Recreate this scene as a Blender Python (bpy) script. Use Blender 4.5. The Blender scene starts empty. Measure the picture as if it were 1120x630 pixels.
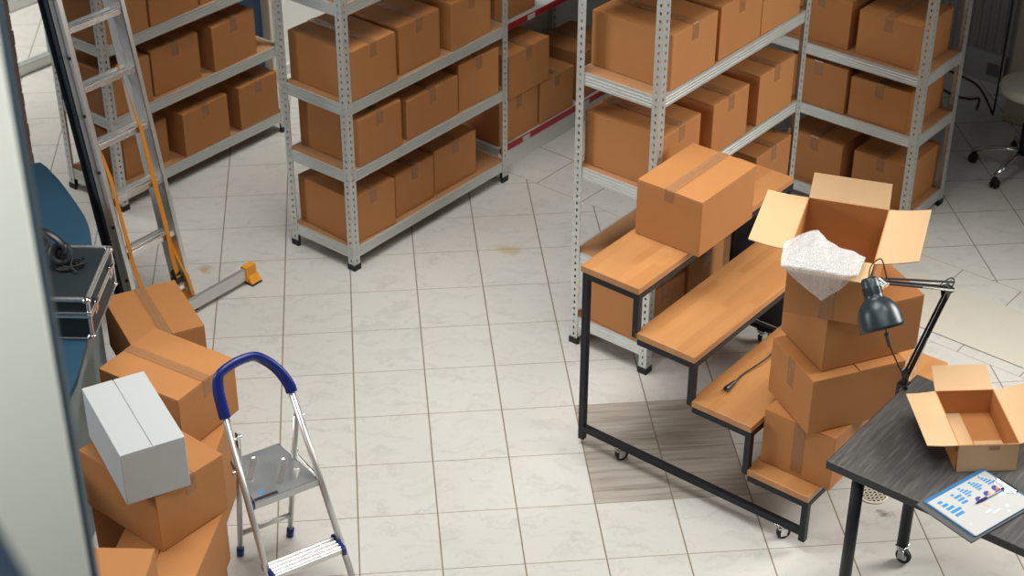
import bpy, bmesh, math, random
from mathutils import Vector, Matrix, Euler
random.seed(7)
SC = bpy.context.scene
COL = SC.collection

# ------------------------------------------------------------------ camera, world, lights
def setup_camera():
    pit, roll, yaw, f = 0.5680, 0.0033, 0.0972, 1888.8
    c, s = math.cos(yaw), math.sin(yaw)
    F = Vector((s*math.cos(pit), c*math.cos(pit), -math.sin(pit)))
    R0 = Vector((c, -s, 0)); U0 = R0.cross(F)
    R = R0*math.cos(roll)+U0*math.sin(roll); U = -R0*math.sin(roll)+U0*math.cos(roll)
    cam = bpy.data.cameras.new('camera'); ob = bpy.data.objects.new('camera', cam); COL.objects.link(ob)
    m = Matrix((R, U, -F)).transposed().to_4x4(); m.translation = Vector((0.7637, -7.3554, 4.6976))
    ob.matrix_world = m
    cam.sensor_width = 36; cam.lens = 36*f/1120; cam.clip_start = 0.05
    cam.dof.use_dof = True; cam.dof.focus_distance = 6.9; cam.dof.aperture_fstop = 4.0
    SC.camera = ob
setup_camera()
SC.view_settings.view_transform = 'Standard'; SC.view_settings.look = 'None'
SC.view_settings.gamma = 1.0; SC.view_settings.use_curve_mapping = False
SC.view_settings.exposure = 0.0
W = bpy.data.worlds.new('world'); SC.world = W; W.use_nodes = True
W.node_tree.nodes['Background'].inputs[0].default_value = (0.62, 0.78, 0.85, 1)
W.node_tree.nodes['Background'].inputs[1].default_value = 0.085
def area_light(name, loc, target, size, energy, color, spread=180):
    l = bpy.data.lights.new(name, 'AREA'); l.shape = 'RECTANGLE'; l.size, l.size_y = size; l.energy = energy; l.color = color; l.spread = math.radians(spread)
    o = bpy.data.objects.new(name, l); COL.objects.link(o); o.location = loc
    o.rotation_euler = (Vector(target)-Vector(loc)).to_track_quat('-Z', 'Y').to_euler(); return o
area_light('ceiling_panel_light', (1.1, -1.3, 5.3), (1.15, -1.35, 0), (2.6, 2.4), 70, (1.0, 0.985, 0.945), 86)
area_light('side_ceiling_light', (3.6, -2.7, 4.7), (2.2, -2.3, 0), (1.0, 1.0), 10, (1.0, 0.96, 0.89), 92)
area_light('front_fill_light', (1.8, -5.0, 5.5), (1.8, -3.9, 0), (4.5, 2.0), 40, (1.0, 0.975, 0.93), 80)  # added unseen fill, softens the light over the near floor and table
area_light('left_fill_light', (-4.4, -1.7, 3.0), (1.5, -0.4, .6), (2.2, 1.6), 66, (0.97, 0.98, 1.0), 120)  # added low fill for the left faces of the boxes, no window there
area_light('right_low_light', (5.6, -1.3, 2.4), (2.2, -2.2, .2), (1.6, 1.5), 58, (1.0, 0.97, 0.91), 105)  # unseen lamp standing free in the room, low light from the right
area_light('aisle_fill_light', (0.9, 1.6, 3.6), (0.5, 2.75, .5), (.6, .3), 18, (1.0, 0.98, 0.93), 75)  # unseen lamp added to brighten the back wall
area_light('back_room_ceiling_light', (-3.0, 2.6, 3.6), (-1.6, 3.4, 0), (1.0, 1.0), 62, (1.0, 0.97, 0.90), 90)
area_light('panel_fill_light', (1.7, -7.0, 5.1), (-0.7, -5.45, 3.4), (0.5, 0.5), 26, (1.0, 0.97, 0.92), 60)  # unseen narrow fill added to brighten the panel near the camera

# ------------------------------------------------------------------ helpers
def rotz(a): return Matrix.Rotation(math.radians(a), 4, 'Z')
def link(name, bm, mat, parent=None, smooth=False, loc=None, rot=None):
    me = bpy.data.meshes.new(name)
    bmesh.ops.recalc_face_normals(bm, faces=bm.faces)
    bm.to_mesh(me); bm.free()
    if mat: me.materials.append(mat)
    if smooth:
        for p in me.polygons: p.use_smooth = True
    o = bpy.data.objects.new(name, me); COL.objects.link(o)
    if parent: o.parent = parent
    if loc is not None: o.location = loc
    if rot is not None: o.rotation_euler = rot
    return o
def tag(o, label=None, cat=None, group=None, kind=None):
    if label: o['label'] = label
    if cat: o['category'] = cat
    if group: o['group'] = group
    if kind: o['kind'] = kind
    return o
def thing(name, label, cat, loc=(0, 0, 0), rz=0, group=None):
    o = bpy.data.objects.new(name, None); COL.objects.link(o); o.empty_display_size = .1
    o.location = loc; o.rotation_euler = (0, 0, math.radians(rz)); return tag(o, label, cat, group)
def dup(root, label=None, loc=None, rz=None):
    r = root.copy(); COL.objects.link(r)
    if loc is not None: r.location = loc
    if rz is not None: r.rotation_euler = (0, 0, math.radians(rz))
    if label: r['label'] = label
    for ch in list(root.children):
        c = ch.copy(); COL.objects.link(c); c.parent = r
        for g in list(ch.children):
            d = g.copy(); COL.objects.link(d); d.parent = c
    return r
BM = bmesh.new
def box(bm, x0, x1, y0, y1, z0, z1, m=None, bev=0):
    r = bmesh.ops.create_cube(bm, size=1.0); vs = r['verts']
    for v in vs:
        v.co = Vector(((x0+x1)/2+v.co.x*(x1-x0), (y0+y1)/2+v.co.y*(y1-y0), (z0+z1)/2+v.co.z*(z1-z0)))
    if bev:
        es = list({e for v in vs for e in v.link_edges})
        r = bmesh.ops.bevel(bm, geom=es, offset=bev, segments=2, affect='EDGES', profile=.5)
        vs = list({v for f in r['faces'] for v in f.verts} | {v for v in vs if v.is_valid})
    if m is not None: bmesh.ops.transform(bm, matrix=m, verts=vs)
    return vs
def cyl(bm, a, b, r, r2=None, n=16, cap=True):
    a, b = Vector(a), Vector(b); d = b-a
    m = Matrix.Translation((a+b)/2) @ d.to_track_quat('Z', 'Y').to_matrix().to_4x4()
    return bmesh.ops.create_cone(bm, cap_ends=cap, segments=n, radius1=r, radius2=r if r2 is None else r2, depth=d.length, matrix=m)['verts']
def tube(bm, pts, r, n=10, flat=None):
    """round (or flattened: flat=(half width, half thickness, width direction)) tube along points"""
    pts = [Vector(p) for p in pts]; rings = []
    ref = None
    for i, p in enumerate(pts):
        t = (pts[min(i+1, len(pts)-1)]-pts[max(i-1, 0)]).normalized()
        if flat: w = Vector(flat[2]); w = (w-t*w.dot(t)).normalized()
        else:
            w = ref if ref is not None else (Vector((0, 0, 1)) if abs(t.z) < .9 else Vector((1, 0, 0)))
            w = (w-t*w.dot(t)).normalized(); ref = w
        h = t.cross(w)
        ring = []
        for k in range(n):
            a = 2*math.pi*k/n
            ring.append(bm.verts.new(p+(w*math.cos(a)*flat[0]+h*math.sin(a)*flat[1] if flat else (w*math.cos(a)+h*math.sin(a))*r)))
        rings.append(ring)
    for i in range(len(rings)-1):
        for k in range(n): bm.faces.new((rings[i][k], rings[i][(k+1) % n], rings[i+1][(k+1) % n], rings[i+1][k]))
    bm.faces.new(rings[0][::-1]); bm.faces.new(rings[-1])
def spline(pts, n=8):
    P = [Vector(p) for p in pts]; out = []
    for i in range(len(P)-1):
        p0, p1, p2, p3 = P[max(i-1, 0)], P[i], P[i+1], P[min(i+2, len(P)-1)]
        for k in range(n):
            t = k/n
            out.append(.5*((2*p1)+(p2-p0)*t+(2*p0-5*p1+4*p2-p3)*t*t+(3*p1-p0-3*p2+p3)*t**3))
    out.append(P[-1]); return out
def prism(bm, poly, z0, z1, m=None):
    a = [bm.verts.new((x, y, z0)) for x, y in poly]; b = [bm.verts.new((x, y, z1)) for x, y in poly]
    n = len(poly)
    bm.faces.new(a[::-1]); bm.faces.new(b)
    for i in range(n): bm.faces.new((a[i], a[(i+1) % n], b[(i+1) % n], b[i]))
    if m is not None: bmesh.ops.transform(bm, matrix=m, verts=a+b)
    return a+b
def lathe(bm, prof, n=32, m=None, closed=False):
    rings = []
    for r, z in prof:
        rings.append([bm.verts.new((r*math.cos(2*math.pi*k/n), r*math.sin(2*math.pi*k/n), z)) for k in range(n)])
    seq = list(zip(rings[:-1], rings[1:]))+([(rings[-1], rings[0])] if closed else [])
    for A, B in seq:
        for k in range(n): bm.faces.new((A[k], A[(k+1) % n], B[(k+1) % n], B[k]))
    if not closed:
        if prof[0][0] > 1e-5: bm.faces.new(rings[0][::-1])
        if prof[-1][0] > 1e-5: bm.faces.new(rings[-1])
    bmesh.ops.remove_doubles(bm, verts=bm.verts, dist=1e-6)
    vs = [v for R in rings for v in R if v.is_valid]
    if m is not None: bmesh.ops.transform(bm, matrix=m, verts=vs)
    return vs

# ------------------------------------------------------------------ materials
class N:
    """tiny node builder"""
    def __init__(s, name):
        s.m = bpy.data.materials.new(name); s.m.use_nodes = True; s.t = s.m.node_tree
        s.b = s.t.nodes['Principled BSDF']
    def new(s, typ, **k):
        n = s.t.nodes.new(typ)
        for a, b in k.items(): setattr(n, a, b)
        return n
    def set(s, sock, v):
        if isinstance(v, bpy.types.NodeSocket): s.t.links.new(v, sock)
        elif isinstance(v, (tuple, list)) and len(v) == 3 and sock.type == 'RGBA': sock.default_value = (*v, 1)
        else: sock.default_value = v
    def math(s, op, a, b=0, c=None):
        n = s.new('ShaderNodeMath', operation=op); s.set(n.inputs[0], a); s.set(n.inputs[1], b)
        if c is not None: s.set(n.inputs[2], c)
        return n.outputs[0]
    def mix(s, f, a, b, blend='MIX'):
        n = s.new('ShaderNodeMix', data_type='RGBA', blend_type=blend); s.set(n.inputs[0], f); s.set(n.inputs[6], a); s.set(n.inputs[7], b); return n.outputs[2]
    def coord(s, kind='Object'): return s.new('ShaderNodeTexCoord').outputs[kind]
    def xyz(s, v):
        n = s.new('ShaderNodeSeparateXYZ'); s.set(n.inputs[0], v); return n.outputs
    def noise(s, vec, scale, detail=3, rough=.5, out=0):
        n = s.new('ShaderNodeTexNoise'); s.set(n.inputs['Vector'], vec); n.inputs['Scale'].default_value = scale
        n.inputs['Detail'].default_value = detail; n.inputs['Roughness'].default_value = rough; return n.outputs[out]
    def mapping(s, vec, scale=(1, 1, 1), rot=(0, 0, 0), loc=(0, 0, 0)):
        n = s.new('ShaderNodeMapping'); s.set(n.inputs[0], vec); n.inputs['Scale'].default_value = scale
        n.inputs['Rotation'].default_value = rot; n.inputs['Location'].default_value = loc; return n.outputs[0]
    def ramp(s, f, *st):
        n = s.new('ShaderNodeValToRGB'); e = n.color_ramp.elements
        while len(e) < len(st): e.new(.5)
        for i, (p, c) in enumerate(st): e[i].position = p; e[i].color = (*c, 1) if len(c) == 3 else c
        s.set(n.inputs[0], f); return n.outputs[0]
    def bump(s, h, strength=.2, dist=.01):
        n = s.new('ShaderNodeBump'); s.set(n.inputs['Height'], h); n.inputs['Strength'].default_value = strength; n.inputs['Distance'].default_value = dist
        s.t.links.new(n.outputs[0], s.b.inputs['Normal'])
    def out(s, color=None, rough=None, metal=None, **k):
        if color is not None: s.set(s.b.inputs['Base Color'], color)
        if rough is not None: s.set(s.b.inputs['Roughness'], rough)
        if metal is not None: s.set(s.b.inputs['Metallic'], metal)
        for a, v in k.items(): s.set(s.b.inputs[a.replace('_', ' ')], v)
        return s.m
def plain(name, col, rough=.5, metal=0, var=.06, scale=30, **k):
    n = N(name); f = n.noise(n.coord(), scale)
    c0 = tuple(c*(1-var) for c in col); c1 = tuple(min(1, c*(1+var)) for c in col)
    return n.out(n.mix(f, c0, c1), rough, metal, **k)
def kraft(name, col):
    n = N(name); co = n.coord()
    oi = n.new('ShaderNodeObjectInfo')
    v = n.noise(co, 9, 4); g = n.noise(n.mapping(co, (4, 4, 220)), 3, 2)
    base = n.mix(v, tuple(c*.93 for c in col), tuple(c*1.06 for c in col))
    base = n.mix(n.math('MULTIPLY', oi.outputs['Random'], .55), base, tuple(c*k for c, k in zip(col, (.90, .86, .82))))
    n.bump(n.math('ADD', g, n.math('MULTIPLY', v, 1.5)), .06, .004)
    return n.out(base, .62, 0, Specular_IOR_Level=.3)
M = {}
M['kraft'] = kraft('kraft_board', (0.445, 0.192, 0.063))
M['kraft_lit'] = kraft('kraft_board_lit', (0.60, 0.40, 0.22))  # same board as kraft; stronger light on the flaps is in the colour
M['carton_white'] = plain('white_carton', (0.48, 0.495, 0.49), .55, var=.02)
def tape_mat():
    n = N('packing_tape'); v = n.noise(n.coord(), 22, 3)
    n.bump(v, .04, .004)
    return n.out(n.mix(v, (0.43, 0.215, 0.092), (0.49, 0.255, 0.12)), n.ramp(v, (.3, (.14,)*3), (.7, (.34,)*3)), 0, Alpha=.45)
M['tape'] = tape_mat()
def galvanized(name, col=(0.62, 0.64, 0.61), metal=.6, rough=.38):
    n = N(name); co = n.coord(); v = n.noise(co, 120, 2); w = n.noise(co, 9, 2)
    return n.out(n.mix(v, tuple(c*.93 for c in col), tuple(c*1.05 for c in col)), n.math('ADD', rough-.08, n.math('MULTIPLY', w, .2)), metal)
M['steel'] = galvanized('galvanized_steel')
def post_mat():
    """galvanized post with see-through slots down each flange"""
    n = N('slotted_steel'); co = n.coord(); X = n.xyz(co); v = n.noise(co, 60, 3)
    m = n.math('MAXIMUM', X[0], X[1])
    side = n.math('LESS_THAN', n.math('ABSOLUTE', n.math('SUBTRACT', m, .021)), .0048)
    fz = n.math('FRACT', n.math('DIVIDE', X[2], .036))
    ver = n.math('LESS_THAN', n.math('ABSOLUTE', n.math('SUBTRACT', fz, .5)), .2)
    slot = n.math('MULTIPLY', side, ver)
    n.out(n.mix(v, (.50, .52, .50), (.70, .72, .69)), .38, .55)
    n.set(n.b.inputs['Alpha'], n.math('SUBTRACT', 1, slot)); return n.m
M['post'] = post_mat()
M['alu'] = galvanized('brushed_aluminium', (0.66, 0.66, 0.64), .75, .30)
M['alu_bright'] = galvanized('polished_aluminium', (0.80, 0.78, 0.76), .88, .22)
M['alu_dark'] = galvanized('dull_aluminium', (0.50, 0.51, 0.51), .85, .34)
M['chrome'] = plain('chrome', (.75, .76, .76), .12, 1.0, .02)
M['black_metal'] = plain('black_painted_metal', (.008, .010, .014), .48, 0, .2, Specular_IOR_Level=.3)
M['black_plastic'] = plain('black_plastic', (.012, .013, .016), .35, 0, .2)
M['rubber'] = plain('black_rubber', (.010, .010, .011), .7)
M['shade_rail'] = plain('shade_toned_rail', (.050, .057, .072), .38, .5, .1)  # aluminium rail; its shade and dark reflections are put into the colour
M['orange'] = plain('orange_plastic', (0.78, 0.31, 0.012), .45, 0, .06)
M['strap'] = plain('orange_webbing', (0.66, 0.235, 0.008), .7, 0, .08, 200)
M['blue_plastic'] = plain('blue_plastic', (0.004, 0.016, 0.15), .34, 0, .1)
M['teal_desk'] = plain('teal_desk_top', (0.018, 0.060, 0.098), .42, 0, .08, 12)
M['desk_side'] = plain('grey_desk_side', (0.22, 0.27, 0.27), .5, 0, .05)
M['case_black'] = plain('flight_case_laminate', (0.011, 0.018, 0.022), .5, 0, .15, 120)
M['white_paint'] = plain('white_painted_steel', (0.62, 0.63, 0.60), .45, 0, .03)
M['red'] = plain('red_price_rail', (0.30, 0.006, 0.012), .4, 0, .05)
M['paper'] = plain('white_paper', (0.46, 0.465, 0.46), .6, 0, .01)
M['lamp'] = plain('dark_lamp_enamel', (0.022, 0.034, 0.042), .33, .2, .08)
def wood():
    n = N('butcher_block_wood'); co = n.coord(); X = n.xyz(co)
    # staves along x, 42 mm wide, staggered in length
    j = n.math('FLOOR', n.math('DIVIDE', X[1], .043))
    off = n.math('FRACT', n.math('MULTIPLY', n.math('SINE', n.math('MULTIPLY', j, 12.9898)), 43758.5))
    i = n.math('FLOOR', n.math('ADD', n.math('DIVIDE', X[0], .46), off))
    r = n.math('FRACT', n.math('MULTIPLY', n.math('SINE', n.math('ADD', n.math('MULTIPLY', i, 78.233), n.math('MULTIPLY', j, 37.719))), 9431.3))
    g = n.noise(n.mapping(co, (3, 55, 55)), 3, 4, .6)
    c = n.mix(r, (0.42, 0.190, 0.066), (0.50, 0.245, 0.092))
    c = n.mix(n.math('MULTIPLY', g, .45), c, (0.34, 0.14, 0.044))
    n.bump(g, .05, .002)
    return n.out(c, .33, 0)
M['wood'] = wood()
def dark_wood():
    n = N('charcoal_wood'); co = n.coord()
    g = n.noise(n.mapping(co, (40, 3, 40), (0, 0, 0)), 2, 5, .62); h = n.noise(co, 2.5, 2)
    c = n.ramp(g, (.25, (.036, .035, .035)), (.55, (.082, .079, .075)), (.85, (.19, .18, .165)))
    n.bump(g, .08, .002)
    return n.out(n.mix(n.math('MULTIPLY', h, .4), c, (.055, .055, .056)), n.math('ADD', .3, n.math('MULTIPLY', g, .25)), 0)
M['dark_wood'] = dark_wood()
M['board'] = plain('shelf_fibreboard', (0.37, 0.185, 0.080), .6, 0, .1, 14)

# ------------------------------------------------------------------ room shell
TU, TV = 1/3, 0.3498
def floor_mat():
    n = N('marble_floor_tiles'); co = n.coord(); X = n.xyz(co); x, y = X[0], X[1]
    mul, add, sub = (lambda a, b: n.math('MULTIPLY', a, b)), (lambda a, b: n.math('ADD', a, b)), (lambda a, b: n.math('SUBTRACT', a, b))
    def dist(v, step, off=0.0):
        f = n.math('FRACT', add(n.math('DIVIDE', sub(v, off), step), .5))
        return mul(n.math('ABSOLUTE', sub(f, .5)), step)
    def line(d, w):       # 1 on the joint, 0 on the tile
        m = n.new('ShaderNodeMapRange'); n.set(m.inputs[0], d); m.inputs[1].default_value = w*.6; m.inputs[2].default_value = w*1.35
        m.inputs[3].default_value = 1; m.inputs[4].default_value = 0; return m.outputs[0]
    nn = mul(add(x, y), .70711); dd = mul(sub(x, y), .70711)
    isB = n.math('GREATER_THAN', nn, 1.95); isC = n.math('GREATER_THAN', nn, 2.647)
    mA = n.math('MAXIMUM', line(dist(x, TU), .0030), mul(line(dist(y, TV), .0022), .8))
    mB = n.math('MAXIMUM', line(dist(nn, .3485, 1.95), .0028), line(dist(dd, .323, 2.739), .0026))
    mC = n.math('MAXIMUM', line(dist(x, TU, 3.945), .0028), line(dist(y, .345, .511), .0025))
    def sel(f, a, b): return add(mul(a, sub(1, f)), mul(b, f))
    grout = sel(isC, sel(isB, mA, mB), mC)
    # tile id -> slight tone change from tile to tile
    i = n.math('FLOOR', n.math('DIVIDE', x, TU)); j = n.math('FLOOR', n.math('DIVIDE', y, TV))
    rnd = n.math('FRACT', mul(n.math('SINE', add(mul(i, 12.99), mul(j, 78.23))), 4375.85))
    off = n.new('ShaderNodeCombineXYZ'); n.set(off.inputs[0], mul(rnd, 17.0)); n.set(off.inputs[1], mul(rnd, 9.0))
    vec = n.new('ShaderNodeVectorMath', operation='ADD'); n.set(vec.inputs[0], co); n.set(vec.inputs[1], off.outputs[0])
    warp = n.noise(vec.outputs[0], 6, 4, .6, 1)
    vv = n.new('ShaderNodeVectorMath', operation='MULTIPLY_ADD'); n.set(vv.inputs[0], warp); vv.inputs[1].default_value = (.35, .35, 0); n.set(vv.inputs[2], vec.outputs[0])
    vein = n.noise(n.mapping(vv.outputs[0], (9, 26, 1), (0, 0, .9)), .7, 5, .62)
    cloud = n.noise(vec.outputs[0], 4.5, 3)
    base = n.mix(n.ramp(vein, (.50, (0,)*3), (.72, (1,)*3)), (.56, .548, .515), (.44, .428, .402))
    base = n.mix(mul(cloud, .35), base, (.52, .495, .455))
    base = n.mix(mul(rnd, .18), base, (.50, .48, .445))
    # four replacement tiles with a grey-brown wood grain
    rep = mul(mul(n.math('GREATER_THAN', x, 5*TU), n.math('LESS_THAN', x, 7*TU)), mul(n.math('GREATER_THAN', y, -5*TV), n.math('LESS_THAN', y, -3*TV)))
    grain = n.noise(n.mapping(vec.outputs[0], (2.2, 34, 1)), 1.2, 5, .6)
    wd = n.ramp(grain, (.3, (.21, .18, .15)), (.5, (.35, .315, .27)), (.7, (.43, .395, .345)))
    base = n.mix(rep, base, wd)
    def spot(cx, cy, r, col, amt, b):
        dx = sub(x, cx); dy = sub(y, cy)
        d = n.math('SQRT', add(mul(dx, dx), mul(dy, dy)))
        d = add(d, mul(sub(n.noise(co, 14, 3), .5), .16))
        m = n.new('ShaderNodeMapRange'); n.set(m.inputs[0], d); m.inputs[1].default_value = r; m.inputs[2].default_value = r*.3; m.inputs[3].default_value = 0; m.inputs[4].default_value = amt
        return n.mix(m.outputs[0], b, col)
    base = spot(1.49, .35, .075, (.46, .36, .20), .75, base)
    base = spot(-.08, .28, .045, (.42, .31, .17), .8, base)
    base = spot(2.87, -1.93, .03, (.16, .12, .10), .8, base)
    gd = n.mix(n.noise(co, 7, 2), (.13, .105, .082), (.28, .21, .135))
    col = n.mix(grout, base, gd)
    n.bump(sub(1, grout), .25, .002)
    return n.out(col, n.math('ADD', .34, mul(grout, .5)), 0, Specular_IOR_Level=.35)
def struct(name, bm, mat): return tag(link(name, bm, mat), kind='structure')
bm = BM(); box(bm, -7, 8, -9, 9, -.1, 0); struct('floor', bm, floor_mat())
A0 = 45.7
Mb = Matrix.Translation((.69, .201, 0)) @ rotz(A0)          # frame of the shelving: x along the shelves, y into their depth
wallm = plain('grey_wall_paint', (.74, .75, .71), .7, var=.03, scale=4)
bm = BM(); box(bm, 1.40, 4.25, 1.94, 2.06, 0, 5.4, Mb); struct('wall_back', bm, wallm)
bm = BM(); box(bm, 1.40, 4.15, 1.925, 1.94, 0, .07, Mb); struct('baseboard_back', bm, plain('baseboard_paint', (.62, .62, .58), .5))
bm = BM()
def ribbed():
    n = N('ribbed_wall_panel'); X = n.xyz(n.mapping(n.coord(), (1, 1, 1), (0, 0, math.radians(-A0))))
    w = n.math('SINE', n.math('MULTIPLY', X[1], 2*math.pi/.055)); n.bump(w, .7, .012)
    return n.out((.30, .28, .26), .6)
box(bm, 4.15, 4.27, -6.5, 2.06, 0, 5.4, Mb); struct('wall_right', bm, ribbed())
# dark blue door leaf with its cream jamb
bm = BM(); box(bm, .72, 1.285, 1.955, 2.0, 0, 2.1, Mb, .004)
box(bm, .80, 1.20, 1.945, 1.955, .2, .95, Mb, .004); box(bm, .80, 1.20, 1.945, 1.955, 1.1, 1.95, Mb, .004)
struct('door_1', bm, plain('dark_blue_door', (.012, .035, .075), .45))
bm = BM(); box(bm, 1.30, 1.40, 1.90, 2.06, 0, 2.25, Mb, .004); struct('trim_1', bm, plain('cream_jamb', (.58, .53, .42), .55))
# brick pier past the desk
def brick():
    n = N('brown_brick'); co = n.coord(); X = n.xyz(co)
    v = n.new('ShaderNodeCombineXYZ'); n.set(v.inputs[0], n.math('ADD', X[0], X[1])); n.set(v.inputs[1], X[2])
    b = n.new('ShaderNodeTexBrick'); n.set(b.inputs['Vector'], v.outputs[0]); b.inputs['Scale'].default_value = 1
    b.inputs['Brick Width'].default_value = .22; b.inputs['Row Height'].default_value = .085; b.inputs['Mortar Size'].default_value = .006
    b.inputs['Color1'].default_value = (.20, .082, .045, 1); b.inputs['Color2'].default_value = (.26, .115, .062, 1); b.inputs['Mortar'].default_value = (.10, .06, .045, 1)
    n.bump(n.math('SUBTRACT', 1, b.outputs['Fac']), .9, .01)
    return n.out(b.outputs['Color'], .8)
bm = BM()
for k in range(66):      # courses stand a little proud of the joints
    e = random.uniform(0, .006); box(bm, -1.6, -.930+e, .592-e, .705, k*.085, k*.085+.077, None, .004)
box(bm, -1.59, -.938, .60, .70, 0, 5.4); struct('wall_left', bm, brick())
# panel edge close to the camera, out of focus
bm = BM(); box(bm, -2.2, .346, -5.445, -5.425, 0, 5.4, None, .003); struct('wall_near', bm, plain('pale_panel', (.42, .44, .405), .6, var=.02))
bm = BM(); box(bm, .346, .354, -5.446, -5.424, 0, 5.4, None, .002); struct('trim_2', bm, plain('blue_grey_edge_trim', (.018, .036, .050), .45))
bm = BM(); tube(bm, [(.325, -6.14, 3.96), (.499, -6.444, 3.885), (.585, -6.595, 3.85), (.775, -6.93, 3.77)], .024, 14)
hr = link('handrail', bm, plain('dark_blue_rail_paint', (.005, .010, .018), .4), smooth=True)
tag(hr, 'dark blue rounded handrail, blurred, at the bottom left corner', 'handrail')
# glass partition with aluminium floor rails, beyond the left shelving
def glass():
    n = N('partition_glass')
    return n.out((.70, .80, .78), .03, 0, Alpha=.07)
GP = thing('glass_partition', 'clear glass partition on a grey floor rail behind the ladder', 'glass partition', Mb @ Vector((-1.2, 3.22, 0)), A0)
bm = BM(); box(bm, 0, 1.83, -.03, .03, 0, .07, None, .006); link('floor_rail', bm, M['steel'], GP)
bm = BM(); box(bm, .02, 1.81, -.005, .005, .07, 2.6); link('glass_pane', bm, glass(), GP)
bm = BM(); box(bm, 1.81, 1.822, -.008, .008, .07, 2.6); link('edge_strip', bm, plain('green_glass_edge', (.20, .32, .28), .2), GP)
g2 = dup(GP, 'clear glass partition on a grey floor rail, the further of two', Mb @ Vector((-.55, 4.08, 0)))

# ------------------------------------------------------------------ floor fittings
DR = thing('floor_drain', 'round cream floor drain grate beside the black table leg', 'drain', (2.855, -1.797, 0))
bm = BM()
R_ = .066
lathe(bm, [(R_-.010, .001), (R_-.010, .006), (R_, .005), (R_, .001)], 32, closed=True)
for k in range(-3, 4):
    o_ = k*.0185; hl = math.sqrt(max(1e-6, (R_-.006)**2-o_*o_))
    box(bm, -hl, hl, o_-.0035, o_+.0035, .001, .005); box(bm, o_-.0035, o_+.0035, -hl, hl, .001, .005)
link('grate', bm, plain('cream_grate', (.62, .56, .46), .5), DR)
bm = BM(); cyl(bm, (0, 0, .0003), (0, 0, .0009), R_-.004, n=32); link('drain_hole', bm, M['rubber'], DR)
bm = BM()
d0, n0 = 2.377, 2.240
outl = [(0, -.20), (.015, -.215), (3.0, -.222), (3.0, .222), (.20, .222), (.06, .205), (.0, .16)]
prism(bm, outl, .0, .005); 
sh = link('hardboard_sheet', bm, plain('beige_hardboard', (.54, .505, .43), .6, var=.05, scale=8))
sh.location = ((d0+n0)*.70711, (n0-d0)*.70711, .0005); sh.rotation_euler = (0, 0, math.radians(-45)); tag(sh, 'long beige hardboard sheet lying flat on the grey floor tiles', 'board')

# ------------------------------------------------------------------ shelving racks
def post_mesh(h):
    bm = BM(); w, t = .042, .0022
    prism(bm, [(0, 0), (w, 0), (w, t), (t, t), (t, w), (0, w)], .03, h)
    return bm
def foot_bm():
    bm = BM(); prism(bm, [(-.004, -.004), (.046, -.004), (.046, .012), (.012, .012), (.012, .046), (-.004, .046)], 0, .032); return bm
def beam_bm(L, z):
    """folded beam with three shallow grooves, outer face at y=0, top at z=0"""
    bm = BM(); H = .060
    pr = [(0, 0), (0, -.012), (.003, -.015), (0, -.018), (0, -.027), (.003, -.030), (0, -.033), (0, -.042), (.003, -.045), (0, -.048), (0, -H), (.018, -H), (.018, -H+.002), (.004, -H+.002), (.006, -.004), (.026, -.004), (.026, 0)]
    a = [bm.verts.new((0, y, z)) for y, z in pr]; b = [bm.verts.new((L, y, z)) for y, z in pr]
    bm.faces.new(a); bm.faces.new(b[::-1])
    for i in range(len(pr)): bm.faces.new((a[i], b[i], b[(i+1) % len(pr)], a[(i+1) % len(pr)]))
    for x in (L*.5,):
        cyl(bm, (x, -.003, -.028), (x, .002, -.028), .005, n=10)
    return bm
def rack(label, loc, rz, L, Dp, levels, H):
    r = thing('storage_rack', label, 'rack', (*loc, 0), rz, 'galvanized storage racks')
    first = None
    for k, (x, y) in enumerate(((0, 0), (L, 0), (L, Dp), (0, Dp))):
        if first is None:
            p = link('post', post_mesh(H), M['post'], r); f = link('foot', foot_bm(), M['rubber'], p); first = (p, f)
        else:
            p = first[0].copy(); COL.objects.link(p); f = first[1].copy(); COL.objects.link(f); f.parent = p
        p.location = (x, y, 0); p.rotation_euler = (0, 0, math.pi/2*k); p.parent = r
    lb, sb = beam_bm(L-.006, 0), beam_bm(Dp-.006, 0)
    lm = bpy.data.meshes.new('long_beam'); bmesh.ops.recalc_face_normals(lb, faces=lb.faces); lb.to_mesh(lm); lb.free(); lm.materials.append(M['steel'])
    sm = bpy.data.meshes.new('short_beam'); bmesh.ops.recalc_face_normals(sb, faces=sb.faces); sb.to_mesh(sm); sb.free(); sm.materials.append(M['steel'])
    def put(me, loc, a):
        o = bpy.data.objects.new('shelf_beam', me); COL.objects.link(o); o.parent = r; o.location = loc; o.rotation_euler = (0, 0, math.radians(a))
    for z in levels:
        zt = z-.001
        put(lm, (.003, .003, zt), 0); put(lm, (L-.003, Dp-.003, zt), 180)
        put(sm, (L-.003, .003, zt), 90); put(sm, (.003, Dp-.003, zt), 270)
        bm = BM(); box(bm, .012, L-.012, .010, Dp-.010, z-.009, z); link('shelf_board', bm, M['board'], r)
    return r
LB = [.13, .567, .94, 1.46, 1.88]; LC = [.155, .515, .965, 1.435, 2.0]; LA = [.13, .55, .965, 1.46, 1.88]; LD = [.10, .57, .915, 1.46, 1.88]
RB, RC, RA, RD = (.69, .201), (2.029, -.839), (-.548, .924), (3.598, .302)
rack('middle galvanized rack with boxes on three shelves, standing before the white gondola', RB, A0, 1.245, .445, LB, 1.95)
rack('galvanized rack standing right behind the wooden step unit', RC, A0, 1.245, .445, LC, 2.05)
rack('galvanized rack standing behind the tall aluminium ladder', RA, A0, 1.245, .445, LA, 1.95)
RDO = (3.598+.445*math.cos(math.radians(A0)), .302+.445*math.sin(math.radians(A0)))
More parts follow.
